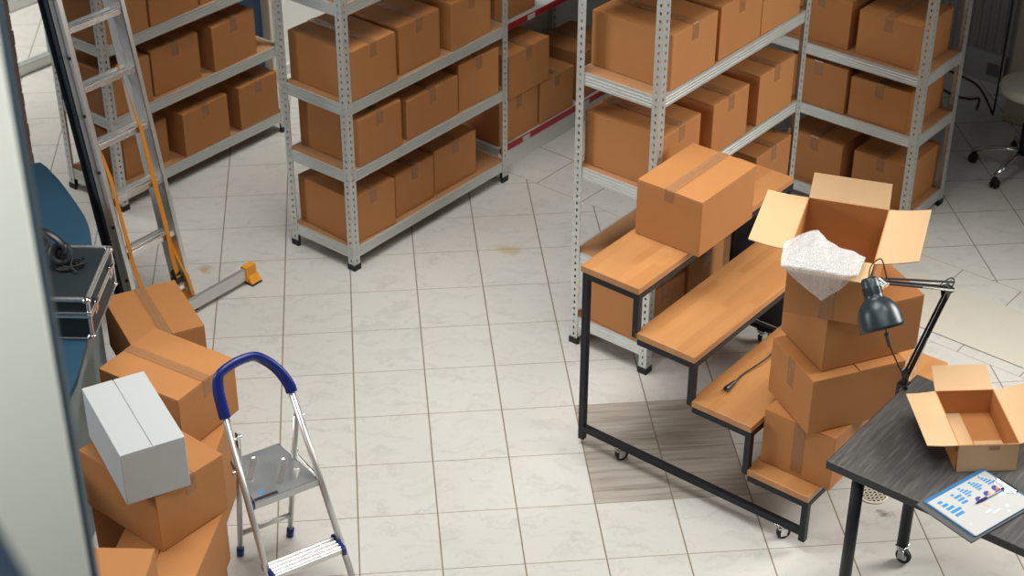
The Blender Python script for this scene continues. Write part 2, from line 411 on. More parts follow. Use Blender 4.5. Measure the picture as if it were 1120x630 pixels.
# the last rack is turned a quarter: its long side runs away to the upper left
def rd_local(u, v):    # from corner frame (u into depth, v along) to world
    a = math.radians(A0); return (RD[0]+u*math.cos(a)-v*math.sin(a), RD[1]+u*math.sin(a)+v*math.cos(a))
rack('galvanized rack turned sideways at the dim right end of the room', rd_local(0, 1.245), A0-90, 1.245, .445, LD, 1.95)

# ------------------------------------------------------------------ cardboard boxes
def carton(label, cx, cy, cz, rz, w=.32, d=.41, h=.26, group=None, mat='kraft', tape=True, name='cardboard_box', cat='box', tapelen=.075):
    t = thing(name, label, cat, (cx, cy, cz+.0008), rz, group)
    m = M[mat]; x, y = w/2, d/2
    bm = BM(); box(bm, -x, x, -y, y, 0, h-.004, None, .0035); link('body', bm, m, t)
    rr = random.Random(label)
    for s in (-1, 1):
        bm = BM(); g = .0012+rr.random()*.0012; lift = rr.uniform(.0, .0012)
        vs = box(bm, -x+.0005, -g, -y+.0006, y-.0006, h-.004, h, None, .0012)
        for v in vs:
            v.co.z += lift*max(0, (v.co.x+x)/x); v.co.x *= -s
        link('flap', bm, m, t)
    if tape:
        bm = BM(); tw = .024; e = .0009; zt = h+.0040
        P = [(-y-e, h-tapelen), (-y-e, h-.001), (-y-e+.002, zt), (y+e-.002, zt), (y+e, h-.001), (y+e, h-tapelen*.9)]
        Q = [(-y-e+.0008, h-tapelen), (-y-e+.0008, h-.003), (-y+.003, zt-.0008), (y-.003, zt-.0008), (y+e-.0008, h-.003), (y+e-.0008, h-tapelen*.9)]
        ring = [(bm.verts.new((-tw, a, b)), bm.verts.new((tw, a, b))) for a, b in P]
        rin = [(bm.verts.new((-tw, a, b)), bm.verts.new((tw, a, b))) for a, b in Q]
        for i in range(5):
            bm.faces.new((ring[i][0], ring[i][1], ring[i+1][1], ring[i+1][0])); bm.faces.new((rin[i][1], rin[i][0], rin[i+1][0], rin[i+1][1]))
            bm.faces.new((ring[i][0], ring[i+1][0], rin[i+1][0], rin[i][0])); bm.faces.new((ring[i][1], rin[i][1], rin[i+1][1], ring[i+1][1]))
        for i in (0, 5): bm.faces.new((ring[i][0], rin[i][0], rin[i][1], ring[i][1]))
        link('tape', bm, M['tape'] if mat == 'kraft' else M[mat], t)
    return t
def shelf_boxes(O, rz, rows):
    """rows: label, shelf height, u of the front corner, setback, width, depth, height, turn, group"""
    a = math.radians(rz)
    for lab, z, u0, v0, w, d, h, turn, grp in rows:
        t = math.radians(turn); c, s = math.cos(t), math.sin(t)
        lu, lv = u0+c*w/2-s*d/2, v0+s*w/2+c*d/2
        carton(lab, O[0]+lu*math.cos(a)-lv*math.sin(a), O[1]+lu*math.sin(a)+lv*math.cos(a), z, rz+turn, w, d, h, grp)
G = 'cardboard boxes on the '
shelf_boxes(RB, A0, [
    ('big cardboard box at the near corner of the middle rack, upper shelf', .94, .050, .006, .322, .425, .262, -.8, G+'middle rack'),
    ('cardboard box second along the upper shelf of the middle rack', .94, .420, .026, .304, .400, .262, -.6, G+'middle rack'),
    ('cardboard box third along the upper shelf of the middle rack, slightly turned', .94, .800, .006, .328, .400, .262, 2.5, G+'middle rack'),
    ('cardboard box at the near corner of the middle shelf, middle rack', .567, .080, .006, .315, .415, .258, -.6, G+'middle rack'),
    ('wide low dull brown box in the middle of the middle rack', .567, .445, .012, .402, .400, .220, 0, G+'middle rack'),
    ('cardboard box at the far end of the middle shelf, middle rack', .567, .870, .026, .306, .400, .268, -4, G+'middle rack'),
    ('cardboard box at the near corner of the bottom shelf, middle rack', .13, .030, .030, .306, .400, .266, -3.5, G+'middle rack'),
    ('cardboard box second along the bottom shelf of the middle rack', .13, .374, .044, .297, .390, .250, -.8, G+'middle rack'),
    ('cardboard box last along the bottom shelf, bare board beyond it', .13, .687, .048, .340, .390, .262, -.5, G+'middle rack')])
shelf_boxes(RC, A0, [
    ('big cardboard box at the near corner of the top shelf, rack behind the steps', 1.435, .083, .008, .342, .425, .258, -.6, G+'rack behind the steps'),
    ('cardboard box in the middle of the top shelf, rack behind the steps', 1.435, .466, .014, .343, .410, .256, -.6, G+'rack behind the steps'),
    ('cardboard box at the far end of the top shelf, rack behind the steps', 1.435, .816, .012, .333, .410, .258, -1, G+'rack behind the steps'),
    ('cardboard box at the near corner of the second shelf, behind the box on the steps', .965, .045, .006, .300, .418, .264, 0, G+'rack behind the steps'),
    ('narrow cardboard box with a torn shiny tape, second shelf behind the steps', .965, .448, .006, .294, .410, .260, -.6, G+'rack behind the steps'),
    ('cardboard box at the far end of the second shelf, beyond the torn-tape box', .965, .838, .006, .314, .410, .258, 0, G+'rack behind the steps'),
    ('cardboard box seen through the steel frame under the top tread', .155, .006, .030, .310, .330, .256, -3, G+'rack behind the steps'),
    ('taller cardboard box on the bottom shelf, seen between the two upper treads', .155, .345, .012, .290, .400, .288, -1, G+'rack behind the steps'),
    ('cardboard box behind the far end of the top wooden tread', .515, .880, .010, .320, .400, .262, 0, G+'rack behind the steps')])
shelf_boxes(RA, A0, [
    ('cardboard box behind the ladder rungs, upper shelf of the rack', .965, .010, .006, .320, .410, .26, 1, G+'rack behind the ladder'),
    ('cardboard box in the middle of the upper shelf, rack behind the ladder', .965, .341, .006, .340, .410, .26, 1, G+'rack behind the ladder'),
    ('cardboard box at the top edge of the picture, above the shaded shelf', .965, .700, .020, .340, .410, .26, 1, G+'rack behind the ladder'),
    ('cardboard box behind the orange strap, middle shelf', .55, .010, .016, .300, .400, .26, 0, G+'rack behind the ladder'),
    ('taped cardboard box right of the ladder on the middle shelf', .55, .337, .034, .330, .400, .264, -1, G+'rack behind the ladder'),
    ('cardboard box at the far end of the middle shelf, near the blue door', .55, .752, .012, .332, .410, .266, 2, G+'rack behind the ladder'),
    ('cardboard box on the bottom shelf behind the ladder rungs', .13, .100, .060, .310, .380, .26, 0, G+'rack behind the ladder'),
    ('cardboard box in the middle of the bottom shelf, right of the ladder', .13, .484, .008, .336, .400, .262, .8, G+'rack behind the ladder'),
    ('cardboard box at the far end of the bottom shelf, rack behind the ladder', .13, .902, .006, .300, .400, .264, 0, G+'rack behind the ladder')])
def side_boxes(rows):     # on the turned rack: u into its depth, v along it
    for lab, z, u0, v0, du, dv, h, turn in rows:
        cx, cy = rd_local(u0+du/2, v0+dv/2)
        carton(lab, cx, cy, z, A0-90+turn, dv, du, h, G+'turned rack')
side_boxes([
    ('cardboard box at the near end of the upper shelf, turned rack', .915, .045, .080, .350, .345, .240, -2),
    ('cardboard box deeper in on the upper shelf of the turned rack', .915, .050, .470, .360, .350, .270, -1),
    ('cardboard box at the near end of the middle shelf, turned rack', .57, .020, .078, .405, .340, .225, 0),
    ('cardboard box deeper in on the middle shelf of the turned rack', .57, .010, .437, .400, .345, .255, 0),
    ('cardboard box low on the turned rack, above the open flaps', .10, .060, .050, .370, .320, .262, 0),
    ('dim cardboard box deep on the bottom shelf of the turned rack', .10, .040, .430, .380, .340, .270, 0)])

# ------------------------------------------------------------------ white shop gondola with red price rails
GO = thing('gondola_shelf', 'white shop gondola with red price rails standing behind the middle rack', 'shelf', Mb @ Vector((1.29, .09, 0)), A0)
GL = 2.05
bm = BM(); box(bm, 0, GL, .012, .03, .0, .118, None, .002); box(bm, 0, .014, .03, .46, 0, .118); box(bm, GL-.014, GL, .03, .46, 0, .118); box(bm, 0, GL, .0, .46, .118, .146, None, .003); link('base', bm, M['white_paint'], GO)
bm = BM(); box(bm, 0, GL, .462, .476, 0, 1.9); link('back_panel', bm, M['white_paint'], GO)
def upright():
    bm = BM(); box(bm, -.02, .02, .425, .462, .1, 1.9, None, .002)
    return bm
def upright_mat():
    n = N('slotted_white_upright'); X = n.xyz(n.coord()); f = n.math('ABSOLUTE', n.math('SUBTRACT', n.math('FRACT', n.math('DIVIDE', X[2], .05)), .5))
    s = n.math('MULTIPLY', n.math('LESS_THAN', f, .28), n.math('LESS_THAN', n.math('ABSOLUTE', X[0]), .005))
    return n.out(n.mix(s, (.60, .61, .58), (.03, .03, .03)), .5)
UM = upright_mat()
for x in (.03, 1.045, 2.02): link('upright', upright(), UM, GO, loc=(x, 0, 0))
bm = BM(); box(bm, .0, GL, .11, .462, .772, .80, None, .003)
for x in (.03, 1.045, 2.02): prism(bm, [(x-.003, .46), (x+.003, .46), (x+.003, .15), (x-.003, .15)], .73, .772)
link('upper_shelf', bm, M['white_paint'], GO)
def rail(y, z):
    bm = BM(); box(bm, -.002, GL+.002, y-.008, y, z-.032, z+.006, None, .002); return link('price_rail', bm, M['red'], GO)
r1 = rail(0, .146); r2 = rail(.11, .80)
def tagcard(par, x, y, z):
    bm = BM(); box(bm, x-.032, x+.032, y-.0115, y-.0085, z-.027, z+.002); link('price_tag', bm, M['paper'], par)
tagcard(r1, .225, 0, .146); tagcard(r1, .79, 0, .146); tagcard(r2, .40, .11, .80)
shelf_boxes((Mb @ Vector((0, 0, 0)))[:2], A0, [
    ('cardboard box on the gondola base, next to the rack post', .147, 1.305, .105, .345, .40, .262, 0, 'boxes on the white gondola'),
    ('cardboard box on the gondola base above the white price tag', .147, 1.665, .100, .315, .38, .262, 0, 'boxes on the white gondola'),
    ('large cardboard box stacked on the two boxes of the gondola base', .4146, 1.372, .095, .365, .38, .262, 0, 'boxes on the white gondola'),
    ('shaded cardboard box at the back of the gondola, past the slotted upright', .147, 2.05, .110, .36, .34, .30, 0, 'boxes on the white gondola'),
    ('cardboard box on the upper gondola shelf behind the red rail', .802, 1.42, .235, .36, .30, .262, 0, 'boxes on the white gondola')])

# ------------------------------------------------------------------ wooden step unit on casters
SO = (1.646, -1.329)
def caster(parent, x, y, top, rz, r=.030, name='caster'):
    """swivel caster: plate, fork, wheel; wheel touches z=0 of the parent"""
    bm = BM(); box(bm, x-.022, x+.022, y-.022, y+.022, top-.004, top, None, .001)
    m = Matrix.Translation((x, y, 0)) @ rotz(rz)
    cyl(bm, m @ Vector((0, 0, top-.02)), m @ Vector((0, 0, top-.004)), .012, n=12)
    box(bm, -.016, .016, -.017, .017, top-.024, top-.018, m)
    for s in (-1, 1): prism(bm, [(-.014, s*.014), (.014, s*.014), (.014, s*.017), (-.014, s*.017)][::s], r-.012, top-.020, m @ Matrix.Translation((-.008, 0, 0)))
    c = link(name, bm, M['chrome'], parent)
    wm = m @ Matrix.Translation((-.012, 0, r)) @ Matrix.Rotation(math.pi/2, 4, 'X')
    bm = BM(); lathe(bm, [(r*.62, -.011), (r*.94, -.011), (r, -.006), (r, .006), (r*.94, .011), (r*.62, .011)], 28, wm, closed=True); link('tyre', bm, M['rubber'], c, smooth=False)
    bm = BM(); lathe(bm, [(.0, -.0125), (r*.25, -.0125), (r*.3, -.008), (r*.64, -.009), (r*.64, .009), (r*.3, .008), (r*.25, .0125), (0, .0125)], 28, wm); link('hub', bm, M['chrome'], c)
    return c
ST = thing('step_stand', 'black steel stand with four wooden treads, standing on casters', 'step stand', (*SO, 0), A0)
SL, TD = 1.21, .287          # tread length, going ; local x along the treads, local -y forward
ZT = [.925, .711, .497, .283]
for i, z in enumerate(ZT):
    bm = BM(); box(bm, .0, SL, -TD*(i+1)+.002, -TD*i+.012, z-.030, z, None, .0022); link('tread', bm, M['wood'], ST)
tb = .028
def side_frame(x):
    bm = BM(); X0, X1 = x, x+tb
    box(bm, X0, X1, -tb, 0, .03, ZT[0]-.03, None, .0015)                       # tall back post
    for i, z in enumerate(ZT):
        y0, y1 = -TD*i, -TD*(i+1)
        box(bm, X0, X1, y1, y0-(tb if i == 0 else 0), z-.03-tb, z-.03, None, .0015)       # bearer below each tread
        zl = ZT[i+1]-.03 if i < 3 else .048
        box(bm, X0, X1, y1, y1+tb, zl, z-.03-tb, None, .0015)                   # riser post at its front
    box(bm, X0, X1, -TD*4+tb, -tb, .075, .075+tb, None, .0015)                  # bottom bar
    return bm
link('side_frame', side_frame(0), M['black_metal'], ST)
link('side_frame', side_frame(SL-tb), M['black_metal'], ST)
bm = BM()
for i, z in enumerate(ZT): box(bm, tb, SL-tb, -TD*(i+1), -TD*(i+1)+.025, z-.03-.025, z-.03, None, .0015)
link('cross_bar', bm, M['black_metal'], ST)
# black sheet closing the far end under the treads
bm = BM()
ends = [(-.02, .13), (-.02, ZT[0]-.06)]
for i in range(3): ends += [(-TD*(i+1)+.03, ZT[i]-.06), (-TD*(i+1)+.03, ZT[i+1]-.06)]
ends += [(-TD*4+.05, ZT[3]-.06), (-TD*4+.05, .13)]
vs = prism(bm, ends, SL-tb-.006, SL-tb-.001, Matrix(((0, 0, 1, 0), (1, 0, 0, 0), (0, 1, 0, 0), (0, 0, 0, 1))))
link('end_panel', bm, M['black_plastic'], ST)
for x in (.020, SL-.02):
    for y, a in ((-.21, 152), (-1.03, 146)): caster(ST, x, y, .078, a)
# box standing on the top tread
def st_local(x, y): a = math.radians(A0); return (SO[0]+x*math.cos(a)-y*math.sin(a), SO[1]+x*math.sin(a)+y*math.cos(a))
carton('sharp lit cardboard box lying across the top wooden tread', 2.165, -1.046, .925, 46+90, .325, .42, .262, None, tapelen=.06)

# ------------------------------------------------------------------ leaning stack on the lowest treads
SG = 'stacked boxes on the step stand'
def corner_carton(label, nx, ny, z, rot, w, d, h, **k):
    """box whose near corner (local -x,-y) is at nx,ny"""
    a = math.radians(rot)
    return carton(label, nx+w/2*math.cos(a)-d/2*math.sin(a), ny+w/2*math.sin(a)+d/2*math.cos(a), z, rot, w, d, h, SG, **k)
corner_carton('lowest cardboard box of the leaning stack, on the bottom wooden tread', 2.558, -2.097, .283, 46.5, .40, .322, .262, tape=False)
corner_carton('second cardboard box of the leaning stack, twisted above the lowest', 2.451, -2.064, .5475, 15.5, .415, .328, .256, tape=False)
corner_carton('third cardboard box of the leaning stack, under the open one', 2.497, -2.003, .8065, 16.5, .435, .320, .254, tape=False)
# tapes of the stack sit on the short faces, so they are added here as their own strips
def strip(parent_label, x, y0, y1, z0, z1, thick=.0012):
    for o in bpy.data.objects:
        if o.get('label') == parent_label:
            bm = BM(); box(bm, x-thick, x, y0, y1, z0, z1); link('tape', bm, M['tape'], o)
strip('lowest cardboard box of the leaning stack, on the bottom wooden tread', -.200, -.03, .022, .02, .262)
strip('second cardboard box of the leaning stack, twisted above the lowest', -.2075, -.02, .028, .13, .256)
strip('third cardboard box of the leaning stack, under the open one', -.2175, -.01, .035, .17, .254)

def open_carton(name, label, loc, rz, w, d, h, flaps, tape=None):
    """open box: flaps = {side: (length, rise angle in degrees)}"""
    t = thing(name, label, 'box', loc, rz); x, y, th = w/2, d/2, .004
    bm = BM()
    box(bm, -x, x, -y, y, 0, th); box(bm, -x, -x+th, -y, y, th, h); box(bm, x-th, x, -y, y, th, h)
    box(bm, -x+th, x-th, -y, -y+th, th, h); box(bm, -x+th, x-th, y-th, y, th, h)
    link('body', bm, M['kraft'], t)
    for s, (L, ang) in flaps.items():
        bm = BM(); hw = (y if s in ('left', 'right') else x)-.002
        a = math.radians({'left': 180, 'right': 0, 'back': 90, 'front': -90}[s])
        n = 6; rows = []
        rise = 0; px, pz = 0, 0
        for k in range(n+1):
            rows.append([(px, pz)]); aa = math.radians(ang+(k-2)*1.6)
            px += L/n*math.cos(aa); pz += L/n*math.sin(aa)
        A_ = []
        for r_ in rows:
            px, pz = r_[0]; kk = 1-.05*(px/max(L, 1e-6))
            A_.append([bm.verts.new((px, -hw*kk, pz)), bm.verts.new((px, hw*kk, pz)), bm.verts.new((px, -hw*kk, pz+th)), bm.verts.new((px, hw*kk, pz+th))])
        for k in range(n):
            p, q = A_[k], A_[k+1]
            bm.faces.new((p[0], p[1], q[1], q[0])); bm.faces.new((p[2], q[2], q[3], p[3])); bm.faces.new((p[0], q[0], q[2], p[2])); bm.faces.new((p[1], p[3], q[3], q[1]))
        bm.faces.new((A_[0][0], A_[0][2], A_[0][3], A_[0][1])); bm.faces.new((A_[n][0], A_[n][1], A_[n][3], A_[n][2]))
        off = x if s in ('left', 'right') else y
        f = link('flap', bm, M['kraft_lit'], t); f.matrix_local = Matrix.Rotation(a, 4, 'Z') @ Matrix.Translation((off, 0, h-th)); 
    if tape:
        bm = BM(); box(bm, tape[0], tape[1], -y-.0014, -y-.0002, tape[2], tape[3]); link('tape', bm, M['tape'], t)
    return t
OB = open_carton('open_cardboard_box', 'open cardboard box with raised flaps and bubble wrap, top of the leaning stack', (2.564, -1.819, 1.0635), -23.5, .318, .424, .276,
    {'left': (.160, 4), 'right': (.162, 12), 'back': (.100, 58), 'front': (.125, -6)}, (-.025, .03, 0, .14))
# bubble wrap lying over the front flap and hanging down
def bubble_wrap():
    m = Matrix.Translation((2.564, -1.819, 1.3410)) @ rotz(-23.5)
    def lerp(P, t):
        t *= len(P)-1; i = min(int(t), len(P)-2); f = t-i
        return [P[i][k]*(1-f)+P[i+1][k]*f for k in range(3)]
    up = [(-.183, -.20, .016), (-.150, -.165, .022), (-.117, -.150, .040), (-.069, -.132, .052), (-.030, -.158, .030), (.02, -.185, .022), (.08, -.195, .020), (.125, -.215, .012)]
    fold = [(-.168, -.348, .004), (-.10, -.352, .008), (0, -.352, .009), (.07, -.352, .006), (.115, -.330, .006)]
    drop = [0, .045, .085, .125, .085, .04, 0]
    bm = BM(); nx, ny, nz = 44, 22, 18; rr = random.Random(3); G_ = []
    for i in range(nx+1):
        t = i/nx; u_, f_ = lerp(up, t), lerp(fold, t); dd = lerp([(v, 0, 0) for v in drop], t)[0]
        colv = []
        for j in range(ny+1):
            s = j/ny; p = [u_[k]*(1-s)+f_[k]*s for k in range(3)]
            w = math.sin(t*23+s*5)*math.sin(s*9+t*4)*.004+math.sin(t*51+2*s)*.0015
            p[2] += (w+.004)*math.sin(math.pi*min(1, s*1.0+.05))+.004
            colv.append(p)
        for j in range(1, nz+1):
            s = j/nz; p = [f_[0]+.10*s*(.45-t)*dd/.125, f_[1]-.008*math.sin(s*math.pi/2)+.012*s, f_[2]+.004-dd*s]
            p[1] += math.sin(t*31)*.0015*s
            colv.append(p)
        G_.append([bm.verts.new(m @ Vector(p)) for p in colv])
    for i in range(nx):
        for j in range(ny+nz):
            try: bm.faces.new((G_[i][j], G_[i+1][j], G_[i+1][j+1], G_[i][j+1]))
            except ValueError: pass
    for dz in (.0075, .014):          # the sheet is folded over itself on top
        H_ = [[bm.verts.new(G_[i][j].co+Vector((0, 0, dz*math.sin(math.pi*min(1, j/ny*.8+.1))+.0015*math.sin(i*.9+j*1.3)))) for j in range(ny+1)] for i in range(nx+1)]
        for i in range(nx):
            for j in range(ny): bm.faces.new((H_[i][j], H_[i+1][j], H_[i+1][j+1], H_[i][j+1]))
    n = N('bubble_wrap'); v = n.new('ShaderNodeTexVoronoi'); n.set(v.inputs['Vector'], n.coord()); v.inputs['Scale'].default_value = 105; v.inputs['Randomness'].default_value = .15
    hgt = n.math('SUBTRACT', 1, v.outputs['Distance']); n.bump(hgt, .8, .004)
    n.out((.86, .86, .85), .22, 0, Specular_IOR_Level=.7)
    n.set(n.b.inputs['Alpha'], n.math('ADD', .13, n.math('MULTIPLY', v.outputs['Distance'], .26)))
    o = link('bubble_wrap', bm, n.m, smooth=True); md = o.modifiers.new('thick', 'SOLIDIFY'); md.thickness = .0025
    tag(o, 'crumpled clear bubble wrap hanging over the front of the open box', 'bubble wrap')
bubble_wrap()
# power cable with plug on the third tread
zc = .5005
CP = thing('power_cable', 'thin black cable with a plug lying on the third wooden tread', 'cable', (2.222, -1.661, zc))
def rel(p): return (p[0]-2.222, p[1]-1.661*-1, p[2])
bm = BM(); tube(bm, spline([(.030, .030, .0035), (.075, .085, .004), (.125, .125, .006), (.185, .170, .010), (.225, .215, .006), (.262, .270, .0035)], 10), .0033, 8); link('cord', bm, M['rubber'], CP, smooth=True)
bm = BM(); cyl(bm, (.034, .036, .008), (-.004, -.006, .010), .0065, .0115, 14); cyl(bm, (-.004, -.006, .010), (-.016, -.018, .010), .0125, .0125, 14); link('plug', bm, M['black_plastic'], CP)
bm = BM()
for s in (-1, 1): cyl(bm, (-.016+s*.006, -.018-s*.006, .010), (-.031+s*.006, -.034-s*.006, .010), .0021, n=8)
link('pin', bm, M['chrome'], CP)

# ------------------------------------------------------------------ charcoal table
TC = (2.403, -2.479)
TZ = .75
TB = thing('table', 'charcoal wood-grain table with round black legs at the bottom right', 'table', (*TC, 0), A0-90)   # local x = along the near edge, local y = into depth
bm = BM(); box(bm, .002, 1.498, .002, .703, TZ-.034, TZ, None, .002); link('tabletop', bm, M['dark_wood'], TB)
bm = BM()
for q in ((0, 1.5, 0, .0018), (0, 1.5, .7032, .705), (0, .0018, 0, .705), (1.4982, 1.5, 0, .705)): box(bm, *q, TZ-.034, TZ-.0008)
link('edge_band', bm, plain('dark_edge_band', (.018, .019, .022), .5), TB)
for x, y, lo in ((.118, .040, .085), (.137, .500, .085), (1.38, .04, .085), (1.38, .500, .085)):
    bm = BM(); cyl(bm, (x, y, lo), (x, y, TZ-.034), .0235, n=28); g = link('leg', bm, M['black_metal'], TB, smooth=False)
    for p in g.data.polygons: p.use_smooth = len(p.vertices) == 4
    caster(TB, x, y, .085, 175, .033)
bm = BM(); box(bm, .137-.015, 1.38, .48, .50, TZ-.075, TZ-.045); box(bm, .10, 1.38, .035, .06, TZ-.06, TZ-.034); link('underframe', bm, M['black_metal'], TB)
open_carton('open_tray_box', 'shallow open cardboard box with spread flaps on the charcoal table', (2.975, -2.412, TZ+.0005), -2.5, .226, .338, .112,
    {'left': (.112, -2), 'right': (.118, 16), 'back': (.110, 24), 'front': (.108, -84)}, (.0, .04, .02, .105))
OT = bpy.data.objects['open_tray_box']
bm = BM(); box(bm, -.108, -.005, -.164, .164, .0042, .0072); box(bm, .0, .108, -.164, -.01, .0042, .0072); link('bottom_flap', bm, M['kraft_lit'], OT)

# clipboard, papers, pen and folder
FO = link('folder', (lambda b: (prism(b, [(-.186, -.128), (.12, -.128), (.12, .125), (-.186, .125)], 0, .006), b)[1])(BM()), plain('charcoal_folder', (.075, .078, .082), .6))
FO.location = (2.880, -2.772, TZ+.001); FO.rotation_euler = (0, 0, math.radians(31)); tag(FO, 'dark grey folder under the clipboard, jutting over the table edge', 'folder')
CBT = thing('clipboard', 'clipboard with blue charts on white paper, lying on the dark folder', 'clipboard', (2.880, -2.772, TZ+.0072), 31)
# local x: to the clip (away upper right), local y: across
bm = BM(); 
prism(bm, [(-.150, -.120), (-.158, -.112), (-.158, .112), (-.150, .120), (.152, .120), (.160, .112), (.160, -.112), (.152, -.120)], 0, .004); link('backing_board', bm, plain('blue_board', (.03, .16, .34), .4), CBT)
bm = BM()
for k in range(3): box(bm, -.154+.001*k, .150+.001*k, -.117-.001*k, .104-.001*k, .0042+.0006*k, .0047+.0006*k)
PA = link('paper', bm, M['paper'], CBT)
zp = .0060
def chart(shapes, col, nm='printed_chart'):
    bm = BM()
    for s in shapes:
        if s[0] == 'r': box(bm, s[1], s[2], s[3], s[4], zp, zp+.0002)
        else:      # pie: cx, cy, r, a0, a1
            _, cx, cy, r, a0, a1 = s
            prism(bm, [(cx, cy)]+[(cx+r*math.cos(math.radians(a0+(a1-a0)*k/10)), cy+r*math.sin(math.radians(a0+(a1-a0)*k/10))) for k in range(11)], zp, zp+.0002)
    return link(nm, bm, plain('ink', col, .6, var=.02), PA)
blue = (.02, .22, .50)
b = []
for (bx, by, sx, n_, hs) in ((-.128, .078, .0205, 5, (.020, .027, .036, .050, .042)), (-.058, .078, .0170, 4, (.012, .034, .032, .030)), (-.012, .084, .0115, 5, (.012, .020, .029, .035, .018)), (.045, .086, .0115, 5, (.014, .024, .030, .036, .020)), (.100, .086, .0115, 5, (.008, .015, .022, .029, .035))):
    for k in range(n_): b.append(('r', bx, bx+hs[k], by-(k+1)*sx+.012, by-(k+1)*sx+sx*.64+.012))
chart(b, blue)
chart([('p', .010+.048*k, .006+.004*k, .0155, 20, 230) for k in range(3)], (.03, .05, .30))
chart([('p', .010+.048*k, .006+.004*k, .0155, 230, 330) for k in range(3)], (.70, .08, .05))
chart([('p', .010+.048*k, .006+.004*k, .0155, 330, 380) for k in range(3)], (.85, .50, .05))
chart([('r', -.01, .030, -.075, -.068), ('r', -.03, .0, -.060, -.052), ('r', .055, .068, -.082, -.070), ('r', .085, .150, -.03, .0)], (.52, .70, .72))
chart([('r', -.006, .006, -.028, -.020), ('r', .0, .012, -.042, -.034)], (.80, .35, .25))
chart([('p', -.118, -.020, .006, 0, 360), ('p', -.118, -.066, .006, 0, 360), ('p', .045, -.098, .008, 0, 360)], (.55, .55, .55))
bm = BM(); box(bm, .138, .158, -.050, .050, .006, .0085, None, .001); tube(bm, [(.152, -.045, .012), (.152, .045, .012)], .0055, 12); tube(bm, [(.138, -.045, .008), (.118, -.03, .0078), (.118, .03, .0078), (.138, .045, .008)], .0016, 8); link('clip', bm, M['chrome'], CBT, smooth=False)
PN = thing('pen', 'blue and white ballpoint pen lying across the clipboard charts', 'pen', (2.931, -2.750, TZ+.0072+.0122), 29)
bm = BM(); cyl(bm, (-.078, 0, -.0005), (-.050, 0, -.0002), .002, .0052, 14); cyl(bm, (-.050, 0, -.0002), (-.025, 0, 0), .0052, .0052, 14); link('grip', bm, M['blue_plastic'], PN)
bm = BM(); cyl(bm, (-.025, 0, 0), (.050, 0, .0012), .0042, n=14); link('barrel', bm, M['paper'], PN)
bm = BM(); cyl(bm, (.050, 0, .0012), (.064, 0, .0014), .0050, .004, 14); box(bm, .02, .06, -.0015, .0015, .0045, .0065); link('cap', bm, M['blue_plastic'], PN)

